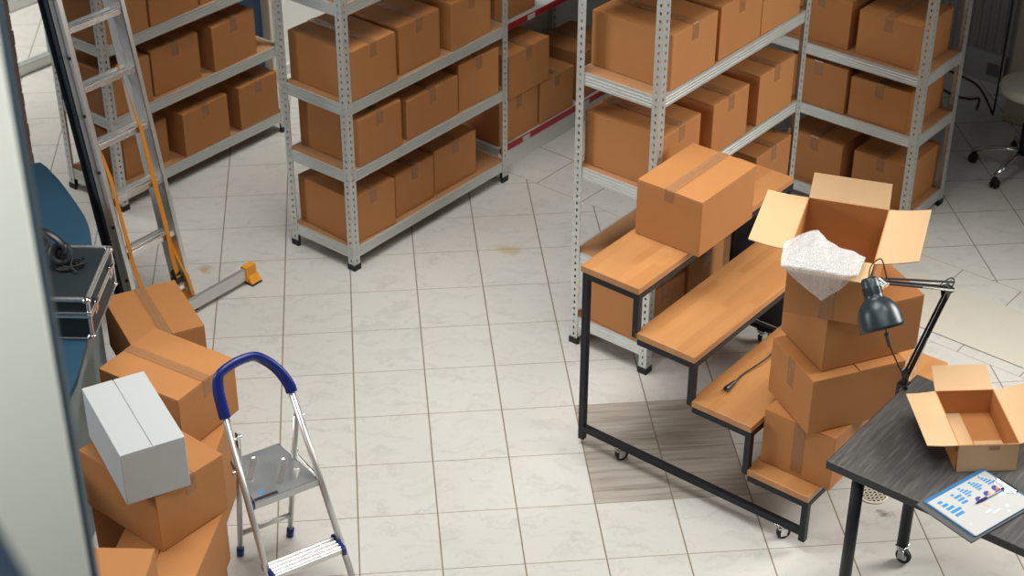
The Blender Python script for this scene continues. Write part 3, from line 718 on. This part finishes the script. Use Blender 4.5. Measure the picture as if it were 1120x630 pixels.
# ------------------------------------------------------------------ clamp desk lamp
def lamp():
    t = thing('desk_lamp', 'black sprung-arm desk lamp clamped to the table corner', 'lamp', (2.822, -2.046, TZ))
    B0 = Vector((2.822, -2.046, TZ)); o = lambda p: Vector(p)-B0
    base, elbow, joint = o((2.822, -2.046, .80)), o((2.947, -2.027, 1.183)), o((2.615, -2.229, 1.357))
    bm = BM(); m = rotz(A0)
    box(bm, -.02, .02, -.024, .024, .0005, .014, m, .002); box(bm, -.02, .02, .010, .024, -.075, .001, m, .002); box(bm, -.02, .02, -.020, .024, -.082, -.072, m, .002)
    cyl(bm, m @ Vector((0, -.01, -.072)), m @ Vector((0, -.01, -.036)), .006, n=12); cyl(bm, (0, 0, .012), (0, 0, .052), .013, n=16)
    box(bm, -.016, .016, -.012, .012, .045, .075, m, .003)
    link('clamp', bm, M['black_plastic'], t)
    ax = (elbow-base).cross(joint-elbow).normalized()
    def arm(a, b, off, name):
        bm = BM(); d = (b-a).normalized(); w = d.cross(ax).normalized()
        for s in (-1, 1): tube(bm, [a+ax*s*.0105, b+ax*s*.0105], .0050, 8)
        tube(bm, [a+w*off, b+w*off*.6], .0048, 8)
        ar = link(name, bm, M['black_metal'], t)
        bm = BM()
        for s in (-1, 1):
            p, q = a+w*.006+ax*s*.026, a+(b-a)*.46+ax*s*.012
            pts = []; L = (q-p); n = 150
            e1 = L.normalized().cross(ax).normalized(); e2 = L.normalized().cross(e1)
            for k in range(n+1):
                f = k/n; an = f*2*math.pi*30; pts.append(p+L*f+(e1*math.cos(an)+e2*math.sin(an))*.0036)
            tube(bm, pts, .0012, 5)
        link('spring', bm, M['alu'], ar)
        return ar
    arm(base, elbow, .004, 'lower_arm'); arm(elbow, joint, .028, 'upper_arm')
    bm = BM()
    for p in (elbow,):
        cyl(bm, p-ax*.016, p+ax*.016, .013, n=16); d = (base-elbow).normalized(); e = (joint-elbow).normalized()
        prs = [p+d*.045, p-d*.010, p+e*.040]
        for s in (-1, 1):
            a_ = [bm.verts.new(q+ax*s*.015) for q in prs]; b_ = [bm.verts.new(q+ax*s*.017) for q in prs]
            bm.faces.new(a_); bm.faces.new(b_[::-1])
            for i in range(3): bm.faces.new((a_[i], a_[(i+1) % 3], b_[(i+1) % 3], b_[i]))
    link('elbow_joint', bm, M['black_plastic'], t)
    # head: axis points down-right towards the camera
    cap_top = o((2.556, -2.230, 1.382)); rim_c = o((2.595, -2.342, 1.229))
    axis = (rim_c-cap_top).normalized()
    q = axis.to_track_quat('Z', 'Y').to_matrix().to_4x4(); m = Matrix.Translation(cap_top) @ q
    L = (rim_c-cap_top).length
    prof = [(.0, 0), (.024, .001), (.031, .008), (.0335, .060), (.0335, .076), (.042, .084), (.056, .096), (.068, .114), (.077, .138), (.0815, L-.012), (.083, L), (.081, L), (.075, .138), (.066, .116), (.053, .099), (.030, .086), (.0, .080)]
    bm = BM(); lathe(bm, prof, 48, m); sh = link('lamp_shade', bm, M['lamp'], t, smooth=True)
    bm = BM()
    for k in range(14):
        a = 2*math.pi*k/14; mm = m @ Matrix.Rotation(a, 4, 'Z'); box(bm, .0318, .0345, -.0022, .0022, .036, .066, mm)
    link('vent_slot', bm, M['rubber'], sh)
    bm = BM(); lathe(bm, [(0, .08), (.014, .082), (.017, .09), (.028, .118), (.027, .138), (.015, .15), (0, .153)], 24, m); link('bulb', bm, plain('frosted_bulb', (.8, .8, .78), .3), sh, smooth=True)
    bm = BM(); side = m @ Vector((.029, 0, .04)); 
    near = min(((m @ Vector((.034*math.cos(a), .034*math.sin(a), .045))) for a in [k*.2 for k in range(32)]), key=lambda p: (p-joint).length)
    tube(bm, [near, joint], .007, 10); cyl(bm, joint-ax*.018, joint+ax*.018, .011, n=14); cyl(bm, near+(joint-near)*.35-ax*.012, near+(joint-near)*.35+ax*.012, .0085, n=14); link('head_joint', bm, M['chrome'], t)
    bm = BM(); c0 = m @ Vector((0, 0, 0))
    tube(bm, spline([c0+Vector((0, 0, -.004)), c0+Vector((.006, .005, .045)), c0+Vector((.045, .02, .062)), joint+Vector((.012, .01, .016)), joint+Vector((.03, .02, -.004))], 8), .0024, 8)
    link('cord', bm, M['rubber'], t, smooth=True); bm = BM()
    tube(bm, spline([elbow+(joint-elbow)*.16+Vector((0, 0, .006)), elbow+Vector((-.022, .0, .034)), elbow+Vector((.006, .004, .044)), elbow+Vector((.018, .008, .018)), elbow+(base-elbow)*.1], 8), .0024, 8)
    s0 = o((2.612, -2.315, 1.235)); s1 = o((2.643, -2.258, 1.147)); s2 = o((2.675, -2.215, 1.070)); s3 = o((2.755, -2.13, .91)); s4 = o((2.805, -2.06, .815))
    link('cord', bm, M['rubber'], t, smooth=True); bm = BM()
    tube(bm, spline([s0, s1, s2, s3, s4], 8), .003, 8)
    link('cord', bm, M['rubber'], t, smooth=True)
    bm = BM(); d = (s2-s1).normalized(); tube(bm, [s1-d*.004, s1+d*.004, s1+(s2-s1)*.5, s2-d*.002, s2+d*.006], .0085, 10); link('switch', bm, M['black_plastic'], t)
lamp()

# ------------------------------------------------------------------ desk, flight case and boxes along the left
DK = thing('reception_desk', 'teal topped desk with a curved edge at the left, carrying the flight case', 'desk', (-1.0, -1.0, 0))
outl = [(-1.75, .05), (-.86, .10), (-.78, .122), (-.745, .075), (-.709, .01), (-.670, -.06), (-.632, -.14), (-.595, -.22), (-.559, -.302), (-.53, -.37), (-.502, -.441), (-.482, -.51), (-.466, -.582), (-.445, -.70), (-.428, -.85), (-.412, -1.0), (-.400, -1.145), (-.391, -1.30), (-.390, -1.45), (-.400, -1.70), (-.430, -1.90), (-.50, -2.15), (-.64, -2.40), (-1.75, -2.40)]
rel_ = [(x+1, y+1) for x, y in outl]
bm = BM(); prism(bm, rel_, .722, .75); link('desktop', bm, M['teal_desk'], DK)
ins = [(x+1-.012 if -1.7 < x else x+1+.01, y+1) for x, y in outl]
bm = BM(); prism(bm, ins, 0, .721); link('side_panel', bm, M['desk_side'], DK)

def flight_case():
    t = thing('flight_case', 'black flight case with aluminium edges lying on the teal desk', 'case', (-.580, -1.200, .7530), -7)
    x, y, h, hl = .25, .2085, .195, .075
    bm = BM(); box(bm, -x+.004, x-.004, -y+.004, y-.004, .004, h-hl-.003, None, .003); link('body', bm, M['case_black'], t)
    bm = BM(); box(bm, -x+.004, x-.004, -y+.004, y-.004, h-hl+.003, h-.004, None, .003); link('lid', bm, M['case_black'], t)
    bm = BM(); e = .014
    for sx in (-1, 1):
        for sy in (-1, 1):
            # rounded corner extrusions standing up the four corners
            box(bm, sx*x-e if sx > 0 else -x, x if sx > 0 else -x+e, y-e if sy > 0 else -y, y if sy > 0 else -y+e, .004, h-.004, None, .004)
    for z0, z1, q in ((h-.016, h, .018), (0, .008, .008)):
        for s in (-1, 1):
            box(bm, -x, x, s*y-(q if s > 0 else 0), s*y+(0 if s > 0 else q), z0, z1, None, .004)
            box(bm, s*x-(q if s > 0 else 0), s*x+(0 if s > 0 else q), -y, y, z0, z1, None, .004)
    for z0, z1 in ((h-hl-.016, h-hl-.003), (h-hl+.002, h-hl+.012)):
        for s in (-1, 1):
            box(bm, -x, x, s*y-.003, s*y+.003, z0, z1, None, .001); box(bm, s*x-.003, s*x+.003, -y, y, z0, z1, None, .001)
    link('edge_profile', bm, M['alu_bright'], t)
    for sx in (-1, 1):
        for sy in (-1, 1):
            bm = BM()
            for z in (h-.012, .012): bmesh.ops.create_uvsphere(bm, u_segments=16, v_segments=10, radius=.019, matrix=Matrix.Translation((sx*(x-.012), sy*(y-.012), z)) @ Matrix.Diagonal((1, 1, .75, 1)))
            link('corner_cap', bm, M['chrome'], t, smooth=True)
    for yy in (-.13, .13):
        bm = BM(); box(bm, x, x+.005, yy-.020, yy+.020, h-hl-.035, h-hl+.026, None, .002); box(bm, x+.003, x+.010, yy-.012, yy+.012, h-hl-.020, h-hl+.022, None, .002)
        cyl(bm, (x+.010, yy-.02, h-hl+.02), (x+.010, yy+.02, h-hl+.02), .004, n=10); link('latch', bm, M['chrome'], t)
flight_case()
def headset():
    t = thing('headset', 'black headset with ringed ear cups resting on the flight case lid', 'headset', (-.543, -1.125, .9484), 20)
    for k, (px, py, pz, ry, rx) in enumerate(((-.035, .055, .062, 20, 62), (.035, -.050, .052, -12, 58))):
        m = Matrix.Translation((px, py, pz)) @ Matrix.Rotation(math.radians(ry), 4, 'Y') @ Matrix.Rotation(math.radians(rx), 4, 'X')
        bm = BM(); lathe(bm, [(0, -.028), (.034, -.027), (.043, -.016), (.045, 0), (.043, .006), (0, .006)], 32, m); c = link('ear_cup', bm, M['black_plastic'], t, smooth=True)
        bm = BM(); lathe(bm, [(.022+.0145*(1+math.cos(a)), .014+.011*math.sin(a)) for a in [k2*math.pi/8 for k2 in range(16)]], 32, m, closed=True); link('ear_pad', bm, M['case_black'], c, smooth=True)
        bm = BM(); lathe(bm, [(.0, -.0295), (.020, -.0295), (.022, -.027), (.0, -.0265)], 24, m); link('badge_ring', bm, M['chrome'], c, smooth=True)
    bm = BM(); band = spline([(-.035, .088, .055), (-.062, .100, .110), (-.050, .04, .152), (.0, -.03, .150), (.048, -.085, .105), (.040, -.088, .050)], 10)
    tube(bm, band, .009, 12, flat=(.016, .006, (1, .6, .2))); link('headband', bm, M['black_plastic'], t, smooth=True)
    bm = BM(); pts = []
    for k in range(60):
        a = k*.33; pts.append((.045+.045*math.cos(a)+k*.0006, -.085+.03*math.sin(a), .0045+k*.00025))
    tube(bm, pts, .0042, 8); tube(bm, spline([(.02, .02, .006), (.07, -.01, .03), (.085, -.06, .05), (.06, -.11, .02), (.075, -.15, .005)], 8), .0042, 8); link('coiled_cord', bm, M['rubber'], t, smooth=True)
headset()

LG = 'boxes piled beside the desk'
carton('plain cardboard box under the taped one beside the ladder', -.175, -.790, 0, 14, .27, .36, .196, LG, tape=False)
carton('cardboard box with peeling tape beside the flight case', -.205, -.795, .1985, 22, .335, .425, .262, LG, tapelen=.05)
carton('tall cardboard box standing on end behind the stepladder', -.024, -1.650, 0, -10, .32, .30, .410, LG, tape=False)
carton('cardboard box between the blue handle and the white carton', -.072, -1.519, .4125, 53, .345, .418, .262, LG)
carton('cardboard box on the floor under the tilted lit one', -.029, -2.397, 0, -9, .32, .40, .238, LG, tape=False)
carton('upright cardboard box propping the shaded box from behind', -.215, -2.005, 0, 5, .26, .20, .497, LG, tape=False)
carton('lit cardboard box beside the lower step of the stepladder', -.029, -2.397, .2405, -13, .335, .41, .258, LG, tape=False)
carton('shaded cardboard box directly under the white carton', -.072, -2.211, .5008, 45, .322, .430, .258, LG)
carton('white carton lying on top of the pile beside the desk', -.108, -2.264, .7642, 23, .236, .455, .219, LG, mat='carton_white', tape=False, name='white_carton')
carton('tall cardboard box carrying the lowest box at the bottom edge', -.238, -2.825, 0, -5, .38, .30, .457, LG, tape=False)
carton('cardboard box at the bottom edge next to the pale panel', -.238, -2.822, .459, -7, .40, .28, .260, LG, tape=False)

# ------------------------------------------------------------------ extension ladder
def extension_ladder():
    t = thing('extension_ladder', 'tall aluminium extension ladder with an orange strap and a stabiliser bar', 'ladder', (-.106, -.095, 0), A0)
    # local x along the rungs, y into the lean; tilt 10 degrees
    th = math.radians(10); tm = Matrix.Rotation(-th, 4, 'X')      # z -> leans towards +y
    H = 3.25
    def rail(x0, x1, y0, y1, lo, hi, mat, flange):
        bm = BM(); box(bm, x0, x1, y0, y1, lo, hi)
        wdt = .020*flange
        for yy in (y0, y1-.003): box(bm, min(x0, x0+wdt) if flange < 0 else x1, max(x1, x1) if flange < 0 else x1+wdt, yy, yy+.003, lo, hi)
        bmesh.ops.transform(bm, matrix=tm, verts=bm.verts); return bm
    def chan(xin, sgn, y0, y1, lo, hi):
        """C-section: web next to the rungs at xin, flanges pointing outwards (sgn)"""
        bm = BM(); w = .024
        a, b = sorted((xin, xin+sgn*.0025)); box(bm, a, b, y0, y1, lo, hi)
        a, b = sorted((xin, xin+sgn*w)); box(bm, a, b, y0, y0+.004, lo, hi); box(bm, a, b, y1-.004, y1, lo, hi)
        a, b = sorted((xin+sgn*.002, xin+sgn*.007)); box(bm, a, b, y0+.024, y0+.034, lo, hi)
        bmesh.ops.transform(bm, matrix=tm, verts=bm.verts); return bm
    D1 = .068
    for x, s, mt in ((-.30, -1, 'alu'), (.0, 1, 'alu')): link('rail', chan(x, s, 0, D1, .02, H), M[mt], t)
    tag(link('rear_rail', chan(-.306, -1, D1+.006, 2*D1+.006, .06, H+.3), M['shade_rail'], t), 'rail of the sliding section, darkened by painted shade')
    link('rear_rail', chan(.006, 1, D1+.006, 2*D1+.006, .06, H+.3), M['alu'], t)
    s = .16
    while s < H-.05:
        bm = BM()
        box(bm, -.30, .0, .012, .044, s-.018, s-.012, None, .001)
        for yy in (.012, .043): tube(bm, [(-.30, yy, s-.001), (0, yy, s-.001)], .0050, 8)
        tube(bm, [(-.30, .028, s-.009), (0, .028, s-.009)], .0035, 8)
        box(bm, -.30, .0, .008, .013, s-.026, s+.001, None, .0015); box(bm, -.30, .0, .043, .048, s-.026, s+.001, None, .0015); box(bm, -.30, 0, .012, .044, s-.026, s-.022)
        bmesh.ops.transform(bm, matrix=tm, verts=bm.verts); link('rung', bm, M['alu_bright'], t)
        if s > .3 and s < H-.3:
            bm = BM(); box(bm, -.306, .006, D1+.02, D1+.05, s-.034, s-.006, None, .006); bmesh.ops.transform(bm, matrix=tm, verts=bm.verts); link('rear_rung', bm, M['alu'], t)
        s += .28
    bm = BM(); s = .30
    while s < H-.1:
        for p, q, yy in ((-.311, -.301, .046), (-.317, -.307, D1+.046)):
            bm = BM(); cyl(bm, (p, yy, s), (q, yy, s), .008, n=12); bmesh.ops.transform(bm, matrix=tm, verts=bm.verts); link('bolt', bm, M['black_plastic'], t)
        s += .28
    bm = BM()
    for x0, x1 in ((-.328, -.296), (-.004, .028)): box(bm, x0, x1, -.004, D1+.004, 0, .045, None, .004)
    link('foot', bm, M['rubber'], t)
    # stabiliser bar with orange end caps
    bm = BM(); box(bm, -.365, .365, -.030, -.006, .028, .092, None, .004); link('stabiliser_bar', bm, M['alu'], t)
    bm = BM(); prism(bm, [(-.036, .026), (.000, .026), (.000, .102), (-.036, .102)], .325, .392, Matrix(((0, 0, 1, 0), (1, 0, 0, 0), (0, 1, 0, 0), (0, 0, 0, 1))))
    prism(bm, [(-.062, .012), (.004, .012), (.000, .050), (-.036, .050)], .335, .400, Matrix(((0, 0, 1, 0), (1, 0, 0, 0), (0, 1, 0, 0), (0, 0, 0, 1))))
    link('end_cap', bm, M['orange'], t)
    bm = BM(); box(bm, .333, .402, -.064, .006, 0, .012, None, .002); link('end_pad', bm, M['rubber'], t)
    # orange straps
    def L(x, y, s): return tm @ Vector((x, y, s))
    def strap(pts, tw0, tw1, name='strap'):
        bm = BM(); P = spline(pts, 10); n = len(P); rings = []
        for i, p in enumerate(P):
            f = i/(n-1); a = tw0+(tw1-tw0)*min(1, f*2.2); w = tm @ Vector((math.cos(a), math.sin(a), 0)); tt = (P[min(i+1, n-1)]-P[max(i-1, 0)]).normalized(); h = tt.cross(w).normalized()*.0011; w = w*.0135
            rings.append([bm.verts.new(p+w+h), bm.verts.new(p-w+h), bm.verts.new(p-w-h), bm.verts.new(p+w-h)])
        for A, B in zip(rings[:-1], rings[1:]):
            for k in range(4): bm.faces.new((A[k], A[(k+1) % 4], B[(k+1) % 4], B[k]))
        bm.faces.new(rings[0][::-1]); bm.faces.new(rings[-1]); link(name, bm, M['strap'], t)
    strap([L(-.062, .05, 1.30), L(-.060, .035, 1.22), L(-.060, .012, 1.08), L(-.058, -.004, .98), L(-.056, -.006, .72), L(-.052, -.007, .46), L(-.050, .004, .30), L(-.020, .02, .12), L(-.006, .02, .07)], 1.45, .1)
    strap([L(-.020, .025, .42), L(-.014, .028, .34), L(.0, -.004, .20), L(.008, -.006, .10), L(.006, -.004, .05)], .4, .4)
    strap([L(-.288, .03, 1.0), L(-.286, -.004, .80), L(-.286, -.006, .60), L(-.284, -.006, .47), L(-.28, .004, .40), L(-.262, .01, .25), L(-.25, .01, .12)], .5, .3)
    bm = BM(); cyl(bm, L(-.05, .03, .22), L(-.02, .03, .22), .022, n=18); box(bm, -.058, -.012, .01, .05, .17, .20, tm, .003); link('buckle', bm, M['black_plastic'], t)
extension_ladder()

# ------------------------------------------------------------------ small stepladder with blue handle
def stepladder():
    t = thing('stepladder', 'small aluminium stepladder with a blue arched handle', 'stepladder', (.40, -2.112, 0), 27)
    # local x = across, local -y = front
    def F(x, f, z): return Vector((x, -f, z))
    def fr(z): return .222-.45*z            # front rails lean back
    def hw(z): return .172-.040*z
    def rx(sgn, z): return -.155-.006*z if sgn < 0 else .178-.072*z
    for sgn in (-1, 1):
        bm = BM(); tube(bm, [F(rx(sgn, .02), fr(.02), .02), F(rx(sgn, .81), fr(.81), .81)], .0125, 16, flat=(.0125, .017, (1, 0, 0))); link('front_rail', bm, M['alu'], t, smooth=True)
        bm = BM(); tube(bm, [F(rx(sgn, 0), fr(0), .0), F(rx(sgn, .05), fr(.05), .05)], .0165, 14); link('foot', bm, M['blue_plastic'], t, smooth=True)
    for sgn in (-1, 1):
        a, b = F(sgn*.112, -.250, .02), F(sgn*.122, -.115, .70)
        bm = BM(); tube(bm, [a, b], .011, 14, flat=(.011, .013, (1, 0, 0))); g = link('rear_leg', bm, M['alu'], t, smooth=True)
        bm = BM(); tube(bm, [F(sgn*.1118, -.254, 0), F(sgn*.1126, -.243, .045)], .0155, 14); link('rear_foot', bm, M['blue_plastic'], t, smooth=True)
        bm = BM(); box(bm, -.003, .003, -.014, .014, -.03, .03, Matrix.Translation(F(sgn*.132, -.104, .69)), .001); cyl(bm, F(sgn*.112, -.108, .70), F(sgn*.150, -.10, .70), .005, n=10); link('hinge_plate', bm, M['chrome'], t)
        bm = BM(); tube(bm, [F(sgn*.124, -.175, .49), F(sgn*.140, .0, .475)], .004, 8); cyl(bm, F(sgn*.113, -.168, .49), F(sgn*.140, -.168, .49), .009, n=12); link('stay', bm, M['chrome'], t)
    bm = BM(); tube(bm, [F(-.113, -.228, .13), F(.113, -.228, .13)], .0095, 12, flat=(.0125, .008, (0, 0, 1))); link('cross_bar', bm, M['alu'], t, smooth=True)
    # handle: grip rising from both rails into a peaked arch
    bm = BM()
    arch = [(-.160, .79), (-.160, .83), (-.158, .890), (-.140, .938), (-.092, .958), (-.040, .966), (.012, .962), (.056, .930), (.092, .885), (.116, .832), (.120, .80)]
    P = spline([F(x, fr(z)+.002, z) for x, z in arch], 6)
    tube(bm, P, .019, 14, flat=(.017, .0225, (.15, .9, .42))); link('handle', bm, M['blue_plastic'], t, smooth=True)
    # platform with pressed ribs
    zp = .468
    bm = BM(); prism(bm, [(-.134, -.012), (.134, -.012), (.132, .03), (.104, .275), (-.104, .275), (-.132, .03)], zp-.004, zp)
    prism(bm, [(-.134, -.016), (.134, -.016), (.134, -.010), (-.134, -.010)], zp-.030, zp); 
    for sx in (-1, 1): prism(bm, [(sx*.134, -.012), (sx*.132, .03), (sx*.104, .275), (sx*.101, .275), (sx*.129, .03), (sx*.131, -.012)][::sx], zp-.024, zp)
    PL = link('platform', bm, M['alu_dark'], t)
    bm = BM()
    def slot(cx, cy, L, w, z):
        P = [(cx+w*math.cos(a), cy+L/2+w*math.sin(a)) for a in [math.pi*k/8 for k in range(9)]]+[(cx+w*math.cos(a), cy-L/2+w*math.sin(a)) for a in [math.pi+math.pi*k/8 for k in range(9)]]
        Q = [(cx+(p[0]-cx)*.72, cy+(p[1]-cy)*.94) for p in P]; n = len(P)
        rt = lambda x, y: (cx+(x-cx)*.839+(y-cy)*.545, cy-(x-cx)*.545+(y-cy)*.839)
        a = [bm.verts.new((*rt(x, y), z-.001)) for x, y in P]; b = [bm.verts.new((*rt(cx+(x-cx)*.9, y), z+.0028)) for x, y in P]; c = [bm.verts.new((*rt(x, y), z+.0004)) for x, y in Q]
        for i in range(n):
            bm.faces.new((a[i], a[(i+1) % n], b[(i+1) % n], b[i])); bm.faces.new((b[i], b[(i+1) % n], c[(i+1) % n], c[i]))
        bm.faces.new(c)
    slot(-.055, .178, .125, .015, zp); slot(.036, .102, .140, .015, zp); slot(.076, .062, .042, .014, zp)
    link('pressed_rib', bm, M['alu_bright'], PL)
    bm = BM(); box(bm, -.128, -.030, -.006, .010, zp, zp+.0008); link('label_strip', bm, M['rubber'], PL)
    bm = BM(); cyl(bm, (-.086, .032, zp), (-.086, .032, zp+.0008), .010, n=20); box(bm, -.082, -.068, .029, .035, zp, zp+.0009); link('sticker', bm, plain('sticker_blue', (.03, .25, .55), .4), PL)
    for sgn in (-1, 1):
        bm = BM(); box(bm, sgn*.146-.010, sgn*.146+.010, -.016, .018, zp-.034, zp-.008, None, .003); link('corner_block', bm, M['blue_plastic'], t)
    # lower step
    zs = .228; f0, f1 = .085, .172; hx = hw(zs)-.012
    bm = BM(); box(bm, -hx, hx, -f1, -f0, zs-.028, zs-.004, None, .002)
    for k in range(4): tube(bm, [F(-hx, f0+.012+k*.0205, zs-.004), F(hx, f0+.012+k*.0205, zs-.004)], .0058, 8)
    link('step', bm, M['alu'], t)
    for sgn in (-1, 1):
        bm = BM(); box(bm, sgn*hx-.009, sgn*hx+.009, -f1-.008, -f0+.008, zs-.034, zs+.003, None, .004); link('step_end_cap', bm, M['blue_plastic'], t)
stepladder()

# ------------------------------------------------------------------ dim right end: chair, cabinet, cables
def chair():
    hx, hy = 4.452, .93
    t = thing('swivel_stool', 'swivel stool with round cream seat and chrome star base in the dim corner', 'stool', (hx, hy, 0), 0)
    bm = BM(); lathe(bm, [(0, .49), (.16, .49), (.178, .498), (.186, .516), (.180, .538), (.16, .550), (0, .554)], 48); link('seat', bm, plain('cream_vinyl', (.60, .57, .47), .45), t, smooth=True)
    bm = BM(); cyl(bm, (0, 0, .11), (0, 0, .30), .024, n=20); cyl(bm, (0, 0, .30), (0, 0, .485), .014, n=16); cyl(bm, (0, 0, .47), (0, 0, .492), .08, n=24); link('gas_lift', bm, M['black_metal'], t)
    for k in range(5):
        a = math.radians(-140+72*k-.0); d = Vector((math.cos(a), math.sin(a), 0)); w = Vector((-d.y, d.x, 0))
        bm = BM(); tube(bm, [d*.01+Vector((0, 0, .135)), d*.09+Vector((0, 0, .128)), d*.19+Vector((0, 0, .105)), d*.27+Vector((0, 0, .075))], .016, 12, flat=(.019, .012, w)); ar = link('base_arm', bm, M['chrome'], t, smooth=True)
        p = d*.262; bm = BM()
        for s in (-1, 1):
            m = Matrix.Translation(p+w*s*.013+Vector((0, 0, .027))) @ w.to_track_quat('Z', 'Y').to_matrix().to_4x4(); lathe(bm, [(0, -.009), (.022, -.009), (.027, -.004), (.027, .004), (.022, .009), (0, .009)], 20, m)
        box(bm, p.x-.012, p.x+.012, p.y-.012, p.y+.012, .03, .075, None, .004); link('caster', bm, M['rubber'], ar)
chair()
CB = thing('cabinet', 'dim beige cabinet against the ribbed wall behind the round stool', 'cabinet', Mb @ Vector((3.69, -2.95, 0)), A0)
bg = plain('beige_laminate', (.42, .37, .30), .5)
bm = BM(); box(bm, 0, .44, 0, 1.12, 0, .04); box(bm, 0, .44, 0, .02, .04, 1.5); box(bm, 0, .44, 1.10, 1.12, .04, 1.5); box(bm, 0, .44, .02, 1.10, 1.48, 1.5); box(bm, .42, .44, .02, 1.10, .04, 1.48); box(bm, .02, .42, .02, 1.10, .55, .57); box(bm, .02, .42, .02, 1.10, 1.02, 1.04); link('body', bm, bg, CB)
bm = BM(); box(bm, -.018, -.001, .56, 1.117, .005, 1.49, None, .002); dr = link('door', bm, bg, CB)
bm = BM(); tube(bm, [(-.018, .60, .90), (-.042, .60, .91), (-.042, .60, 1.03), (-.018, .60, 1.04)], .006, 10); link('handle', bm, M['black_metal'], dr)
bm = BM(); box(bm, 0, .035, -.13, .13, 0, .19, None, .003); 
SK = link('wall_box', bm, plain('dull_white_box', (.33, .34, .33), .5)); SK.location = Mb @ Vector((4.112, -1.49, .0)); SK.rotation_euler = (0, 0, math.radians(A0)); tag(SK, 'low grey connection box on the ribbed wall above the floor cables', 'junction box')
bm = BM(); box(bm, -.004, 0, -.10, -.02, .05, .13); link('cover_plate', bm, plain('dark_cover', (.12, .12, .12), .5), SK)
def floor_cable(label, pts):
    bm = BM(); tube(bm, spline([(x, y, z) for x, y, z in pts], 10), .0065, 8); o = link('floor_cable', bm, M['rubber'], smooth=True); tag(o, label, 'cable')
floor_cable('black cable looping from the floor up the beige cabinet', [(4.36, 2.32, .009), (4.467, 2.225, .009), (4.56, 2.06, .009), (4.57, 1.90, .009), (4.545, 1.70, .012), (4.535, 1.62, .04), (4.53, 1.60, .5), (4.53, 1.60, 1.2)])
floor_cable('black cable curling across the dim floor beside the turned rack', [(4.39, 2.20, .009), (4.33, 2.05, .009), (4.38, 1.90, .009), (4.46, 1.84, .009), (4.52, 1.84, .009), (4.49, 1.76, .009), (4.46, 1.70, .009)])
